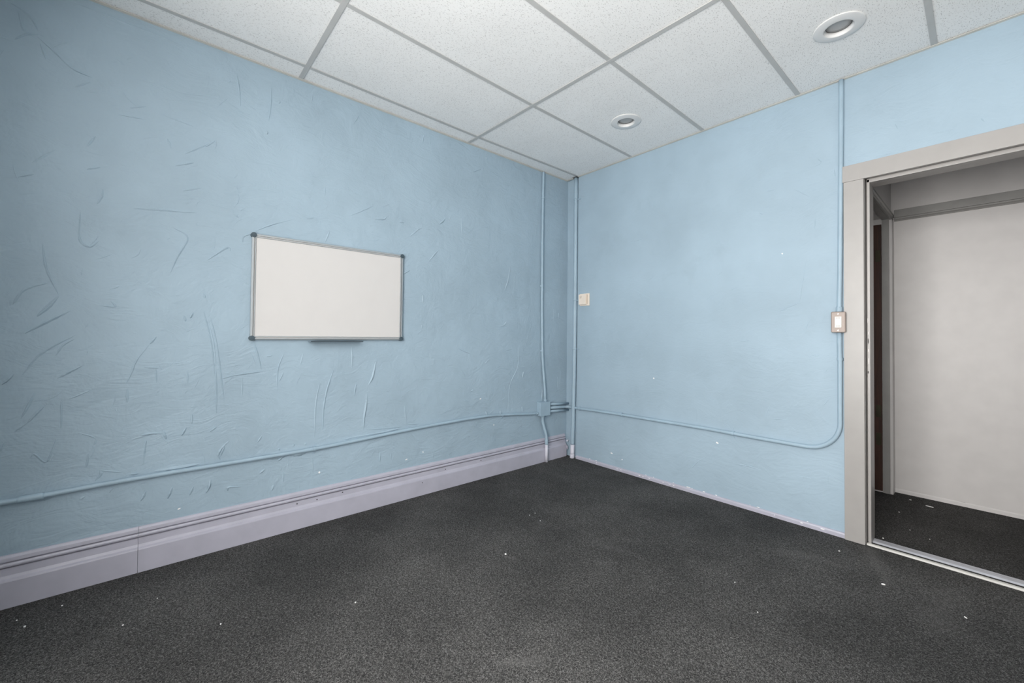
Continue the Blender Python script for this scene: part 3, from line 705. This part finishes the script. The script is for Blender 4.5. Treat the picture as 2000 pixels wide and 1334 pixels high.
# broken end of the tall baseboard beside the riser, and a dark patch painted for the shaded plaster hole
flake('broken_end', (0.044, -0.011, 0.150), 0.014, 0.009, 'lavender_pale', bb, 'y', 0.4, 0.006)
flake('broken_end', (0.040, -0.011, 0.085), 0.007, 0.02, 'lavender', bb, 'y', 0.1, 0.006)
flake('hole', (0.085, 0.0155, 0.160), 0.012, 0.024, 'dark', wr, 'y', 0.0, 0.001)  # flat dark flake, shade of the hole put into its colour

# ------------------------------------------------------------------ doorway: casing, jambs, stops, threshold
d1 = thing('door_1', 'open doorway to the hall framed by a warm grey casing', 'doorway', kind='structure')
MB().box(2.1945, 2.2865, -0.022, 0.0, 0.0, 2.0655, 0.0015).build('side_casing', 'casing', d1)
MB().box(3.103, 3.195, -0.022, 0.0, 0.0, 2.0655, 0.0015).build('side_casing', 'casing', d1)
MB().box(2.190, 3.20, -0.024, 0.0, 2.0662, 2.160, 0.0015).build('head_casing', 'casing', d1)
for sgn, xj in ((1, 2.284), (-1, 3.105)):
    def span(u, v):
        a, b_ = xj + sgn * u, xj + sgn * v
        return min(a, b_), max(a, b_)
    MB().box(*span(0.0, 0.0035), 0.0, T + 0.012, 0.0, 2.086).build('jamb', 'casing', d1)
    MB().box(*span(0.0035, 0.0105), 0.055, T + 0.012, 0.0, 2.074).build('rebate', 'casing', d1)
    MB().box(*span(0.0105, 0.0235), 0.018, T + 0.012, 0.0, 2.066, 0.002).build('stop', 'casing', d1)
MB().box(2.2875, 3.1015, 0.0, T + 0.012, 2.082, 2.086).build('head_jamb', 'casing', d1)
MB().box(2.2945, 3.0945, 0.055, T + 0.012, 2.066, 2.082).build('head_rebate', 'casing', d1)
MB().box(2.2945, 3.0945, 0.018, 0.0545, 2.0485, 2.0715, 0.002).build('head_stop', 'casing', d1)
MB().box(2.3075, 3.0815, 0.0545, T + 0.012, 2.0485, 2.0655).build('head_soffit', 'casing', d1)
MB().prism([(-0.010, 0.0), (0.014, 0.0), (0.014, 0.006), (0.010, 0.009), (-0.007, 0.009), (-0.010, 0.006)], 'x', 2.292, 3.097).build('floor_strip', 'strip_white', d1)
MB().prism([(0.052, 0.0), (0.108, 0.0), (0.106, 0.007), (0.098, 0.011), (0.086, 0.0085), (0.074, 0.011), (0.060, 0.007)], 'x', 2.3085, 3.081).build('threshold', 'strip_metal', d1)
for k in range(6):              # chipped paint along the strike side of the stop
    z = 0.98 + 0.055 * k + random.uniform(-0.015, 0.015)
    flake('chipped_spot', (2.2975 + random.uniform(-0.001, 0.0015), 0.0178, z), 0.0018, random.uniform(0.006, 0.02), 'strip_white' if k % 3 else 'dark', d1, 'y')

# ------------------------------------------------------------------ hallway beyond
mb = MB().box(CL_X - T, ROOM_X + T, HALL_Y, HALL_Y + T, -0.02, H + 0.25)
wh = mb.build('wall_hallway', 'hall_wall')
tag(wh, 'pale grey hallway wall seen through the doorway', 'wall', kind='structure')
MB().box(2.4105, 2.4545, HALL_Y - 0.0035, HALL_Y, 2.13, H + 0.2, 0.001).build('joint_batten', 'hall_wall', wh)
for k in range(14):
    x = random.uniform(2.55, 2.95)
    flake('chipped_spot', (x, HALL_Y - 0.0002, random.uniform(0.006, 0.03)), random.uniform(0.008, 0.03), random.uniform(0.003, 0.006), 'rocker' if k % 3 else 'hall_trim', wh, 'y')
MB().prism([(HALL_Y, 0.0), (HALL_Y - 0.005, 0.0), (HALL_Y - 0.004, 0.022), (HALL_Y, 0.03)], 'x', SIDE_X, ROOM_X).build('caulk_line', 'hall_wall', wh)
rl = thing('trim_3', 'mid grey wooden rail running along the upper hallway wall', 'trim', kind='structure')
MB().box(2.2815, ROOM_X, HALL_Y - 0.020, HALL_Y, 2.083, 2.139, 0.002).build('rail', 'hall_trim', rl)
MB().prism([(HALL_Y, 2.055), (HALL_Y - 0.012, 2.055), (HALL_Y - 0.016, 2.062), (HALL_Y - 0.030, 2.068), (HALL_Y - 0.030, 2.076), (HALL_Y - 0.024, 2.082), (HALL_Y, 2.082)], 'x', 2.2815, ROOM_X).build('moulding', 'hall_trim', rl)
mb = MB()                       # hallway side wall with a second doorway in it
SY0, SY1, SZ = 0.26, 1.105, 2.062
mb.box(SIDE_X - 0.10, SIDE_X, T, SY0, -0.02, H + 0.25)
mb.box(SIDE_X - 0.10, SIDE_X, SY1 + 0.012, HALL_Y, -0.02, H + 0.25)
mb.box(SIDE_X - 0.10, SIDE_X, SY0, SY1 + 0.012, SZ + 0.012, H + 0.25)
tag(mb.build('wall_hallway_side', 'hall_wall'), 'narrow grey hallway wall around the dark side doorway', 'wall', kind='structure')
tag(MB().box(CL_X - T, CL_X, T, HALL_Y, -0.02, H + 0.25).build('wall_closet', 'hall_wall'), 'wall of the dark room behind the side doorway', 'wall', kind='structure')
tag(MB().box(CL_X - T, ROOM_X + T, T, HALL_Y + T, H + 0.25, H + 0.33).build('ceiling_hallway', 'hall_wall'), 'hallway ceiling above the doorway, out of the light', 'ceiling', kind='structure')
tag(MB().box(ROOM_X, ROOM_X + T, T, HALL_Y, -0.02, H + 0.25).build('wall_hallway_end', 'hall_wall'), 'end wall of the hallway out of view', 'wall', kind='structure')
d2 = thing('door_2', 'narrow side doorway in the hall with grey casing and brown wooden door', 'doorway', kind='structure')
MB().box(SIDE_X - 0.042, SIDE_X - 0.002, SY1, SY1 + 0.012, 0.0, SZ).build('jamb', 'hall_trim', d2)
MB().box(SIDE_X - 0.042, SIDE_X - 0.002, SY0, SY1, SZ, SZ + 0.012).build('head_jamb', 'hall_trim', d2)
MB().box(SIDE_X - 0.002, SIDE_X + 0.016, SY1 + 0.002, HALL_Y - 0.002, 0.0, SZ - 0.004, 0.003).build('side_casing', 'hall_wall', d2)
MB().prism([(SIDE_X, SZ - 0.002), (SIDE_X + 0.012, SZ - 0.002), (SIDE_X + 0.014, SZ + 0.012), (SIDE_X + 0.012, SZ + 0.02), (SIDE_X + 0.019, SZ + 0.026), (SIDE_X + 0.019, SZ + 0.04), (SIDE_X, SZ + 0.044)], 'y', SY0 - 0.08, HALL_Y - 0.002).build('head_casing', 'hall_trim', d2)
lf = MB().box(1.46, SIDE_X - 0.045, SY1 - 0.003, SY1 + 0.036, 0.012, 2.03, 0.002).build('door_leaf', 'wood', d2)
lf['label'] = 'dark brown knotty pine door leaf'
for z in (1.79, 0.61, 0.40):
    MB().box(SIDE_X - 0.082, SIDE_X - 0.05, SY1 - 0.006, SY1 - 0.003, z - 0.045, z + 0.045, 0.001).build('hinge', 'hinge', lf)

# ------------------------------------------------------------------ whiteboard
wb = thing('whiteboard', 'blank whiteboard with aluminium frame hanging on the blue wall', 'whiteboard')
Y0, Y1, Z0, Z1 = -2.6125, -1.7145, 1.118, 1.7125
MB().box(0.004, 0.016, Y0 + 0.008, Y1 - 0.008, Z0 + 0.008, Z1 - 0.008).build('panel', 'white_panel', wb)
fp = [(0.002, 0.0), (0.021, 0.0), (0.0235, 0.004), (0.0235, 0.010), (0.012, 0.0112), (0.012, 0.0138), (0.0225, 0.015), (0.0225, 0.0185), (0.0165, 0.0205), (0.002, 0.0205)]
def rail(side):
    mb = MB(); bm = mb.bm
    ends = {'bottom': ((Y0, Z0), (Y1, Z0)), 'top': ((Y0, Z1), (Y1, Z1)), 'left': ((Y0, Z0), (Y0, Z1)), 'right': ((Y1, Z0), (Y1, Z1))}[side]
    R_ = []
    for e, (y, z) in enumerate(ends):
        ring = []
        for x, d in fp:
            if side in ('bottom', 'top'):
                zz = z + (d if side == 'bottom' else -d); yy = y + (d if e == 0 else -d)
            else:
                yy = y + (d if side == 'left' else -d); zz = z + (d if e == 0 else -d)
            ring.append(bm.verts.new((x, yy, zz)))
        R_.append(ring)
    n = len(fp)
    for k in range(n):
        bm.faces.new((R_[0][k], R_[0][(k + 1) % n], R_[1][(k + 1) % n], R_[1][k]))
    bm.faces.new(R_[0]); bm.faces.new(R_[1][::-1])
    mb.build('frame_rail', 'alu', wb)
for sd in ('bottom', 'top', 'left', 'right'):
    rail(sd)
for y, sy in ((Y0, 1), (Y1, -1)):
    for z, sz in ((Z0, 1), (Z1, -1)):
        mb = MB()
        c = Vector((0, y + sy * 0.008, z + sz * 0.008))
        pts = [(c.y + 0.0145 * math.cos(2 * math.pi * k / 16), c.z + 0.0145 * math.sin(2 * math.pi * k / 16)) for k in range(16)]
        mb.prism(pts, 'x', 0.001, 0.025)
        pts = [(c.y + 0.008 * math.cos(2 * math.pi * k / 12), c.z + 0.008 * math.sin(2 * math.pi * k / 12)) for k in range(12)]
        mb.prism(pts, 'x', 0.025, 0.028)
        mb.build('corner_cap', 'cap', wb)
tp = [(0.006, Z0 - 0.001), (0.070, Z0 - 0.001), (0.0735, Z0 + 0.006), (0.0715, Z0 + 0.006), (0.069, Z0 + 0.001), (0.024, Z0 + 0.0008), (0.006, Z0 + 0.0008)]
tp = [(a, b_ - 0.013) for a, b_ in tp]
MB().prism(tp, 'y', -2.315, -2.005).build('pen_tray', 'tray', wb)

# ------------------------------------------------------------------ conduits
def strap(parent, p, axis, r, wall, mat='blue_pipe'):
    """one-hole strap: a band over the tube and a flat ear with a screw. wall 'x' (left wall) or 'y' (right wall)"""
    mb = MB()
    n = 10; R_ = r + 0.003; w = 0.008
    arc = [(R_ * math.cos(math.pi * (k / n)), R_ * math.sin(math.pi * (k / n))) for k in range(n + 1)]
    inn = [(r * 0.98 * math.cos(math.pi * (k / n)), r * 0.98 * math.sin(math.pi * (k / n))) for k in range(n + 1)][::-1]
    out = []
    off = p[0] if wall == 'x' else -p[1]       # stand-off of the tube centre
    ring = [(R_, -off)] + arc + [(-R_, -off), (-r * 0.98, -off)] + inn + [(r * 0.98, -off)]
    for t, n_ in ring:
        if wall == 'x':
            out.append((t, n_ + off))
        else:
            out.append((t, -(n_ + off)))
    if wall == 'x' and axis == 'y':
        mb.prism([(b_, a + p[2]) for a, b_ in out], 'y', p[1] - w, p[1] + w)
        mb.box(0.0, 0.003, p[1] - w, p[1] + w, p[2] - R_ - 0.018, p[2] - R_ + 0.002)
        mb.tube([(0.002, p[1], p[2] - R_ - 0.010), (0.007, p[1], p[2] - R_ - 0.010)], 0.0045, 8)
    elif wall == 'x':
        mb.prism([(b_, a + p[1]) for a, b_ in out], 'z', p[2] - w, p[2] + w)
    elif axis == 'x':
        mb.prism([(b_, a + p[2]) for a, b_ in out], 'x', p[0] - w, p[0] + w)
        mb.box(p[0] - w, p[0] + w, -0.003, 0.0, p[2] - R_ - 0.018, p[2] - R_ + 0.002)
        mb.tube([(p[0], -0.002, p[2] - R_ - 0.010), (p[0], -0.007, p[2] - R_ - 0.010)], 0.0045, 8)
    else:
        mb.prism([(a + p[0], b_) for a, b_ in out], 'z', p[2] - w, p[2] + w)
        mb.box(p[0] + R_ - 0.002, p[0] + R_ + 0.022, -0.003, 0.0, p[2] - w, p[2] + w)
        mb.tube([(p[0] + R_ + 0.012, -0.002, p[2]), (p[0] + R_ + 0.012, -0.007, p[2])], 0.0045, 8)
    return mb.build('strap', mat, parent)

def collar(parent, a, b_, r, mat='blue_pipe', name='connector'):
    a, b_ = Vector(a), Vector(b_)
    d = (b_ - a)
    return MB().tube([a, a + d * 0.12, a + d * 0.88, b_], [r * 0.93, r, r, r * 0.93], 12).build(name, mat, parent)

# junction box on the left wall near the corner
BX, BY0, BY1, BZ0, BZ1 = 0.052, -0.385, -0.262, 0.427, 0.553
jb = thing('junction_box', 'square blue-painted junction box low on the wall near the corner', 'junction box')
MB().box(0.0, BX - 0.004, BY0, BY1, BZ0, BZ1, 0.004).build('box_body', 'blue_pipe', jb)
MB().box(BX - 0.004, BX, BY0 - 0.001, BY1 + 0.001, BZ0 - 0.001, BZ1 + 0.001, 0.0015).build('cover_plate', 'blue_pipe', jb)
for y, z in ((BY0 + 0.014, BZ1 - 0.014), (BY1 - 0.014, BZ0 + 0.014)):
    MB().tube([(BX - 0.001, y, z), (BX + 0.002, y, z)], [0.0045, 0.0035], 10).build('screw', 'blue_pipe', jb)

# long horizontal conduit along the left wall
run = [(ROOM_Y + 0.02, 0.437), (-3.476, 0.4375), (-3.371, 0.4385), (-3.18, 0.4455), (-2.96, 0.449), (-2.80, 0.4495), (-2.57, 0.4505), (-2.28, 0.4525), (-2.00, 0.464), (-1.64, 0.482), (-1.21, 0.494),
       (-0.95, 0.494), (-0.78, 0.483), (-0.62, 0.470), (-0.50, 0.458), (BY0 - 0.018, 0.450)]
run = [(0.0135, y, z) for y, z in run]
hz = thing('wall_conduit', 'long thin blue conduit running level along the wall below the whiteboard', 'conduit')
MB().tube(catmull(run, 5), 0.0115, 14).build('tube', 'blue_pipe', hz)
collar(hz, (0.0135, -3.43, 0.438), (0.0135, -3.355, 0.4387), 0.015, name='coupling')
collar(hz, (0.0135, BY0 - 0.024, 0.4505), (0.0135, BY0 - 0.001, 0.449), 0.015)
strap(hz, (0.0135, -2.27, 0.4527), 'y', 0.0115, 'x')
strap(hz, (0.0135, -0.80, 0.4845), 'y', 0.0115, 'x')
# smeared plaster along the underside of that conduit
sm = ridge_mesh([(2.2, [(-2.52, 0.437), (-2.46, 0.436), (-2.41, 0.437)]), (2.6, [(-2.40, 0.436), (-2.35, 0.434), (-2.31, 0.437)]), (1.6, [(-3.40, 0.424), (-3.36, 0.422), (-3.33, 0.425)]),
                 (1.4, [(-1.90, 0.485), (-1.80, 0.488), (-1.72, 0.496)]), (1.4, [(-3.0, 0.466), (-2.9, 0.466), (-2.82, 0.468)])], 'x', 0.016, 0.006).build('plaster_smear', 'blue_left', wl, recalc=False)
tag(sm, kind='stuff')

# drop from the ceiling to the box
vt = thing('wall_conduit', 'thin vertical blue conduit dropping from the ceiling to the junction box', 'conduit')
path = [(0.0135, -0.339, H - 0.002), (0.0135, -0.340, 2.60), (0.0135, -0.3445, 2.30), (0.0135, -0.346, 1.80), (0.0135, -0.343, 1.42), (0.0135, -0.335, 1.05), (0.0135, -0.328, 0.93), (0.016, -0.314, 0.78), (0.020, -0.304, 0.66), (0.022, -0.300, BZ1)]
MB().tube(catmull(path, 5), 0.0115, 14).build('tube', 'blue_pipe', vt)
collar(vt, (0.0135, -0.3432, 2.43), (0.0135, -0.3434, 2.45), 0.0145, name='coupling')
collar(vt, (0.022, -0.300, BZ1 + 0.018), (0.022, -0.300, BZ1), 0.0155)
for z, y in ((1.62, -0.345), (1.02, -0.334)):
    strap(vt, (0.0135, y, z), 'z', 0.0115, 'x')

# from the box down to the floor
dn = thing('wall_conduit', 'short bent conduit dropping from the junction box to the carpet', 'conduit')
top = [(0.022, -0.330, BZ0), (0.022, -0.330, 0.385), (0.026, -0.322, 0.335), (0.036, -0.306, 0.27), (0.044, -0.301, 0.222), (0.045, -0.301, 0.166)]
MB().tube(catmull(top, 5), 0.0135, 14).build('upper_tube', 'blue_pipe', dn)
lo = MB().tube([(0.045, -0.301, 0.1655), (0.045, -0.300, 0.08), (0.046, -0.299, 0.0)], 0.0145, 14).build('lower_tube', 'lavender_pale', dn)
lo['label'] = 'pale lavender lower end of the conduit'
collar(dn, (0.022, -0.330, BZ0 - 0.020), (0.022, -0.330, BZ0), 0.0175)
collar(dn, (0.045, -0.301, 0.205), (0.045, -0.301, 0.160), 0.0158, name='coupling')

# stubs from the box into the corner
for nm, z0_, z1_ in (('upper', 0.523, 0.503), ('lower', 0.455, 0.441)):
    st = thing('conduit_stub', 'short %s blue conduit between junction box and the wall corner' % nm, 'conduit')
    MB().tube([(0.024, BY1, z0_), (0.024, -0.13, (z0_ + z1_) / 2), (0.024, 0.0155, z1_)], 0.0115, 14).build('tube', 'blue_pipe', st)
    collar(st, (0.024, BY1, z0_), (0.024, BY1 + 0.022, z0_ - 0.002), 0.015)

# run from the box around the corner, along the right-hand wall and up to the switch
SWX, SWZ0, SWZ1 = 2.1725, 1.1905, 1.3115
rr_ = thing('wall_conduit', 'blue conduit running low along the doorway wall and curving up to the switch', 'conduit')
pth = [(0.024, BY1, 0.489), (0.024, -0.10, 0.478)]
for k in range(7):
    a = math.pi / 2 * k / 6
    pth.append((0.024 + 0.045 * (1 - math.cos(a)), -0.060 + 0.056 * math.sin(a), 0.474))
pth += [(0.150, -0.004, 0.4765), (0.185, -0.0135, 0.478), (0.22, -0.0145, 0.479), (0.30, -0.0145, 0.482), (0.60, -0.0145, 0.489), (1.07, -0.0145, 0.493), (1.40, -0.0145, 0.4955), (1.73, -0.0145, 0.492), (1.95, -0.0145, 0.492)]
R_ = 0.165
for k in range(13):
    a = math.pi / 2 * k / 12
    pth.append((2.0085 + R_ * math.sin(a), -0.0145, 0.4925 + R_ * (1 - math.cos(a))))
pth += [(2.1735, -0.0145, 0.80), (2.174, -0.0145, 1.02), (2.1725, -0.018, 1.12), (SWX, -0.020, SWZ0)]
MB().tube(pth, 0.0125, 14).build('tube', 'blue_pipe', rr_)
collar(rr_, (0.024, BY1, 0.489), (0.024, BY1 + 0.022, 0.487), 0.015)
collar(rr_, (0.182, -0.0135, 0.478), (0.202, -0.0142, 0.4785), 0.0165, name='coupling')
strap(rr_, (1.575, -0.0145, 0.494), 'x', 0.0125, 'y')
strap(rr_, (0.66, -0.0145, 0.490), 'x', 0.0125, 'y')
strap(rr_, (2.174, -0.0145, 1.035), 'z', 0.0125, 'y')

# from the switch up to the ceiling
us = thing('wall_conduit', 'vertical blue conduit between the switch and the ceiling beside the doorway', 'conduit')
MB().tube(catmull([(SWX, -0.020, SWZ1), (SWX + 0.001, -0.0175, 1.42), (2.176, -0.0145, 1.60), (2.180, -0.0145, 2.0), (2.1835, -0.0145, 2.4), (2.185, -0.0145, H - 0.002)], 5), 0.0125, 14).build('tube', 'blue_pipe', us)
collar(us, (SWX, -0.020, SWZ1), (SWX, -0.020, SWZ1 + 0.03), 0.0165)
for z in (SWZ1 + 0.011, SWZ1 + 0.024):
    MB().tube([(SWX + 0.001, -0.034, z), (SWX + 0.001, -0.0395, z)], 0.0035, 8).build('set_screw', 'blue_pipe', us)

# thick riser in the corner
rs = thing('riser_pipe', 'thick blue riser pipe standing in the corner from carpet to ceiling', 'pipe')
up_ = [(0.1245, -0.0080, H - 0.003), (0.1245, -0.0080, 2.3), (0.123, -0.0080, 1.6), (0.1205, -0.0085, 1.1), (0.118, -0.0100, 0.70), (0.1145, -0.0130, 0.40), (0.1125, -0.0165, 0.20), (0.112, -0.0180, 0.128)]
MB().tube(catmull(up_, 4), 0.0195, 18).build('tube', 'blue_pipe', rs)
lo = MB().tube([(0.112, -0.0180, 0.1278), (0.1115, -0.0190, 0.05), (0.1115, -0.0190, 0.03)], 0.0200, 18).build('lower_tube', 'lavender_pale', rs)
lo['label'] = 'pale lavender foot of the riser'
collar(rs, (0.1115, -0.0210, 0.036), (0.1115, -0.0210, 0.0), 0.0230, 'lavender_pale', 'foot_collar')
MB().box(0.100, 0.154, -0.034, -0.0005, H - 0.0028, H - 0.0013).build('gap_shade_patch', 'dark', rs)  # flat dark sheet painting the shade of the gap round the riser
for z, x in ((2.47, 0.1245), (1.50, 0.1225), (1.035, 0.120)):
    mb = MB()
    mb.tube([(x, -0.0082, z - 0.006), (x, -0.0082, z + 0.006)], 0.0212, 18)
    mb.box(x + 0.012, x + 0.052, -0.006, 0.0, z - 0.006, z + 0.006)
    mb.build('pipe_clip', 'blue_pipe', rs)

# ------------------------------------------------------------------ wall devices
cb = thing('control_box', 'small cream plastic wall control beside the corner riser pipe', 'wall control')
X0, X1, Q0, Q1 = 0.190, 0.2955, 1.444, 1.5575
MB().box(X0 - 0.008, X1, -0.010, 0.0, Q0, Q1, 0.002).build('base_plate', 'cream', cb)
cov = MB().box(X0 - 0.006, X1 - 0.028, -0.030, -0.010, Q0 + 0.010, Q1 - 0.008, 0.003).build('cover', 'cream', cb)
for k in range(3):
    MB().box(X0 + 0.008, X0 + 0.034 - 0.004 * k, -0.0308, -0.0300, Q1 - 0.026 - 0.009 * k, Q1 - 0.0225 - 0.009 * k).build('vent_slot', 'cream_dark', cov)
MB().box(X1 - 0.024, X1 - 0.018, -0.0104, -0.0098, Q0 + 0.012, Q1 - 0.010).build('groove', 'cream_dark', cb)

sw = thing('light_switch', 'steel switch plate with white rocker beside the door casing', 'light switch')
sx0, sx1 = SWX - 0.0345, SWX + 0.0345
MB().box(sx0 + 0.006, sx1 - 0.006, -0.040, 0.0, SWZ0 + 0.005, SWZ1 - 0.005, 0.004).build('surface_box', 'steel', sw)
def rounded(x0, x1, z0, z1, r, n=5):
    pts = []
    for cx, cz, a0 in ((x1 - r, z1 - r, 0), (x0 + r, z1 - r, 90), (x0 + r, z0 + r, 180), (x1 - r, z0 + r, 270)):
        for k in range(n + 1):
            a = math.radians(a0 + 90 * k / n)
            pts.append((cx + r * math.cos(a), cz + r * math.sin(a)))
    return pts
def plate(name, mat, parent, x0, x1, z0, z1, r, ya, yb, inset):
    mb = MB(); bm = mb.bm
    A = [bm.verts.new((x, ya, z)) for x, z in rounded(x0, x1, z0, z1, r)]
    B = [bm.verts.new((x, (ya + yb * 2) / 3, z)) for x, z in rounded(x0, x1, z0, z1, r)]
    C = [bm.verts.new((x, yb, z)) for x, z in rounded(x0 + inset, x1 - inset, z0 + inset, z1 - inset, max(r - inset * 0.5, 0.001))]
    n = len(A)
    for k in range(n):
        k2 = (k + 1) % n
        bm.faces.new((A[k], A[k2], B[k2], B[k])); bm.faces.new((B[k], B[k2], C[k2], C[k]))
    bm.faces.new(A[::-1]); bm.faces.new(C)
    return mb.build(name, mat, parent)
plate('face_plate', 'steel', sw, sx0, sx1, SWZ0, SWZ1, 0.006, -0.040, -0.0465, 0.004)
rk = plate('rocker', 'rocker', sw, SWX - 0.0165, SWX + 0.0165, SWZ0 + 0.028, SWZ1 - 0.028, 0.001, -0.046, -0.0505, 0.0015)
for zc in (SWZ0 + 0.038, SWZ1 - 0.037):
    for k in (-1, 0, 1):
        MB().box(SWX + 0.001 + k * 0.007 - 0.0026, SWX + 0.001 + k * 0.007 + 0.0026, -0.0511, -0.0505, zc - 0.0028, zc + 0.0028).build('printed_mark', 'mark', rk)
for zc in (SWZ0 + 0.013, SWZ1 - 0.013):
    MB().tube([(SWX, -0.0460, zc), (SWX, -0.0485, zc)], [0.0038, 0.003], 12).build('screw', 'screw', sw)

# ------------------------------------------------------------------ recessed downlights
def downlight(cx, cy, label):
    t = thing('recessed_downlight', label, 'ceiling light', 'recessed downlights in the tile ceiling')
    ring = [(RL - 0.002, 0.014), (0.102, 0.004), (0.1045, 0.0015), (0.1044, 0.0002), (0.100, -0.0014), (0.082, -0.0030), (0.068, -0.0042), (0.0635, -0.0042), (0.0610, -0.0030), (0.0600, 0.002), (0.066, 0.008), (RL - 0.002, 0.014)]
    MB().lathe(ring, cx, cy, H).build('trim_ring', 'trim_ring', t)
    MB().lathe([(0.0605, -0.0040), (0.0575, 0.004), (0.0530, 0.0135), (0.0560, 0.0145), (0.0612, 0.000), (0.0605, -0.0040)], cx, cy, H).build('baffle', 'trim_ring', t)
    MB().lathe([(0.0, 0.0125), (0.030, 0.0128), (0.0515, 0.0142), (0.0515, 0.018), (0.0, 0.018)], cx, cy, H, 40).build('lens', 'lens', t)
    MB().lathe([(0.0, 0.09), (0.055, 0.09), (0.062, 0.075), (0.062, 0.019), (0.0, 0.019)], cx, cy, H, 32).build('can', 'back', t)
downlight(*LIGHTS[0], 'larger-looking unlit white round downlight in the ceiling above the doorway')
downlight(*LIGHTS[1], 'unlit white round downlight in the ceiling near the room corner')

# ------------------------------------------------------------------ specks of plaster and paint on the carpet
G = 'white chips lying on the carpet'
def chip(x, y, a, b_, rot, label):
    o = flake('paint_chip', (x, y, 0.001), a, b_, 'chip', None, 'z', rot, 0.003)
    tag(o, label, 'paint chip', G)
chip(2.4156, -0.434, 0.008, 0.006, 0.5, 'largest white chip on the carpet in front of the door threshold')
chip(2.206, -0.2156, 0.004, 0.003, 0.2, 'small white chip on the carpet below the door casing')
chip(2.477, 1.009, 0.020, 0.006, -0.2, 'long white chip on the hallway carpet by the pale wall')
chip(2.373, 1.067, 0.006, 0.004, 0.0, 'tiny white chip on the hallway carpet near the side doorway')
chip(2.681, -0.479, 0.007, 0.002, -0.8, 'thin pale sliver on the carpet at the far right in front of the threshold')
chip(0.246, -3.366, 0.005, 0.004, 0.3, 'larger white chip on the dark carpet at the far left')
SM = 'tiny white speck scattered on the dark carpet'
for x, y, a in ((0.172, -3.398, 0.003), (0.156, -3.278, 0.0035), (0.482, -3.0815, 0.003), (0.937, -2.346, 0.004), (0.724, -2.794, 0.0035), (0.783, -1.19, 0.003), (0.784, -1.142, 0.003),
                (0.886, -1.194, 0.003), (1.05, -1.608, 0.006), (0.35, -2.98, 0.002), (2.35, 0.72, 0.004), (2.43, 0.42, 0.003), (2.52, 0.35, 0.003), (2.34, 0.16, 0.004), (1.95, -0.95, 0.0025), (2.1, -1.1, 0.0025)):
    chip(x, y, a, a * 0.75, random.uniform(0, 3), SM)
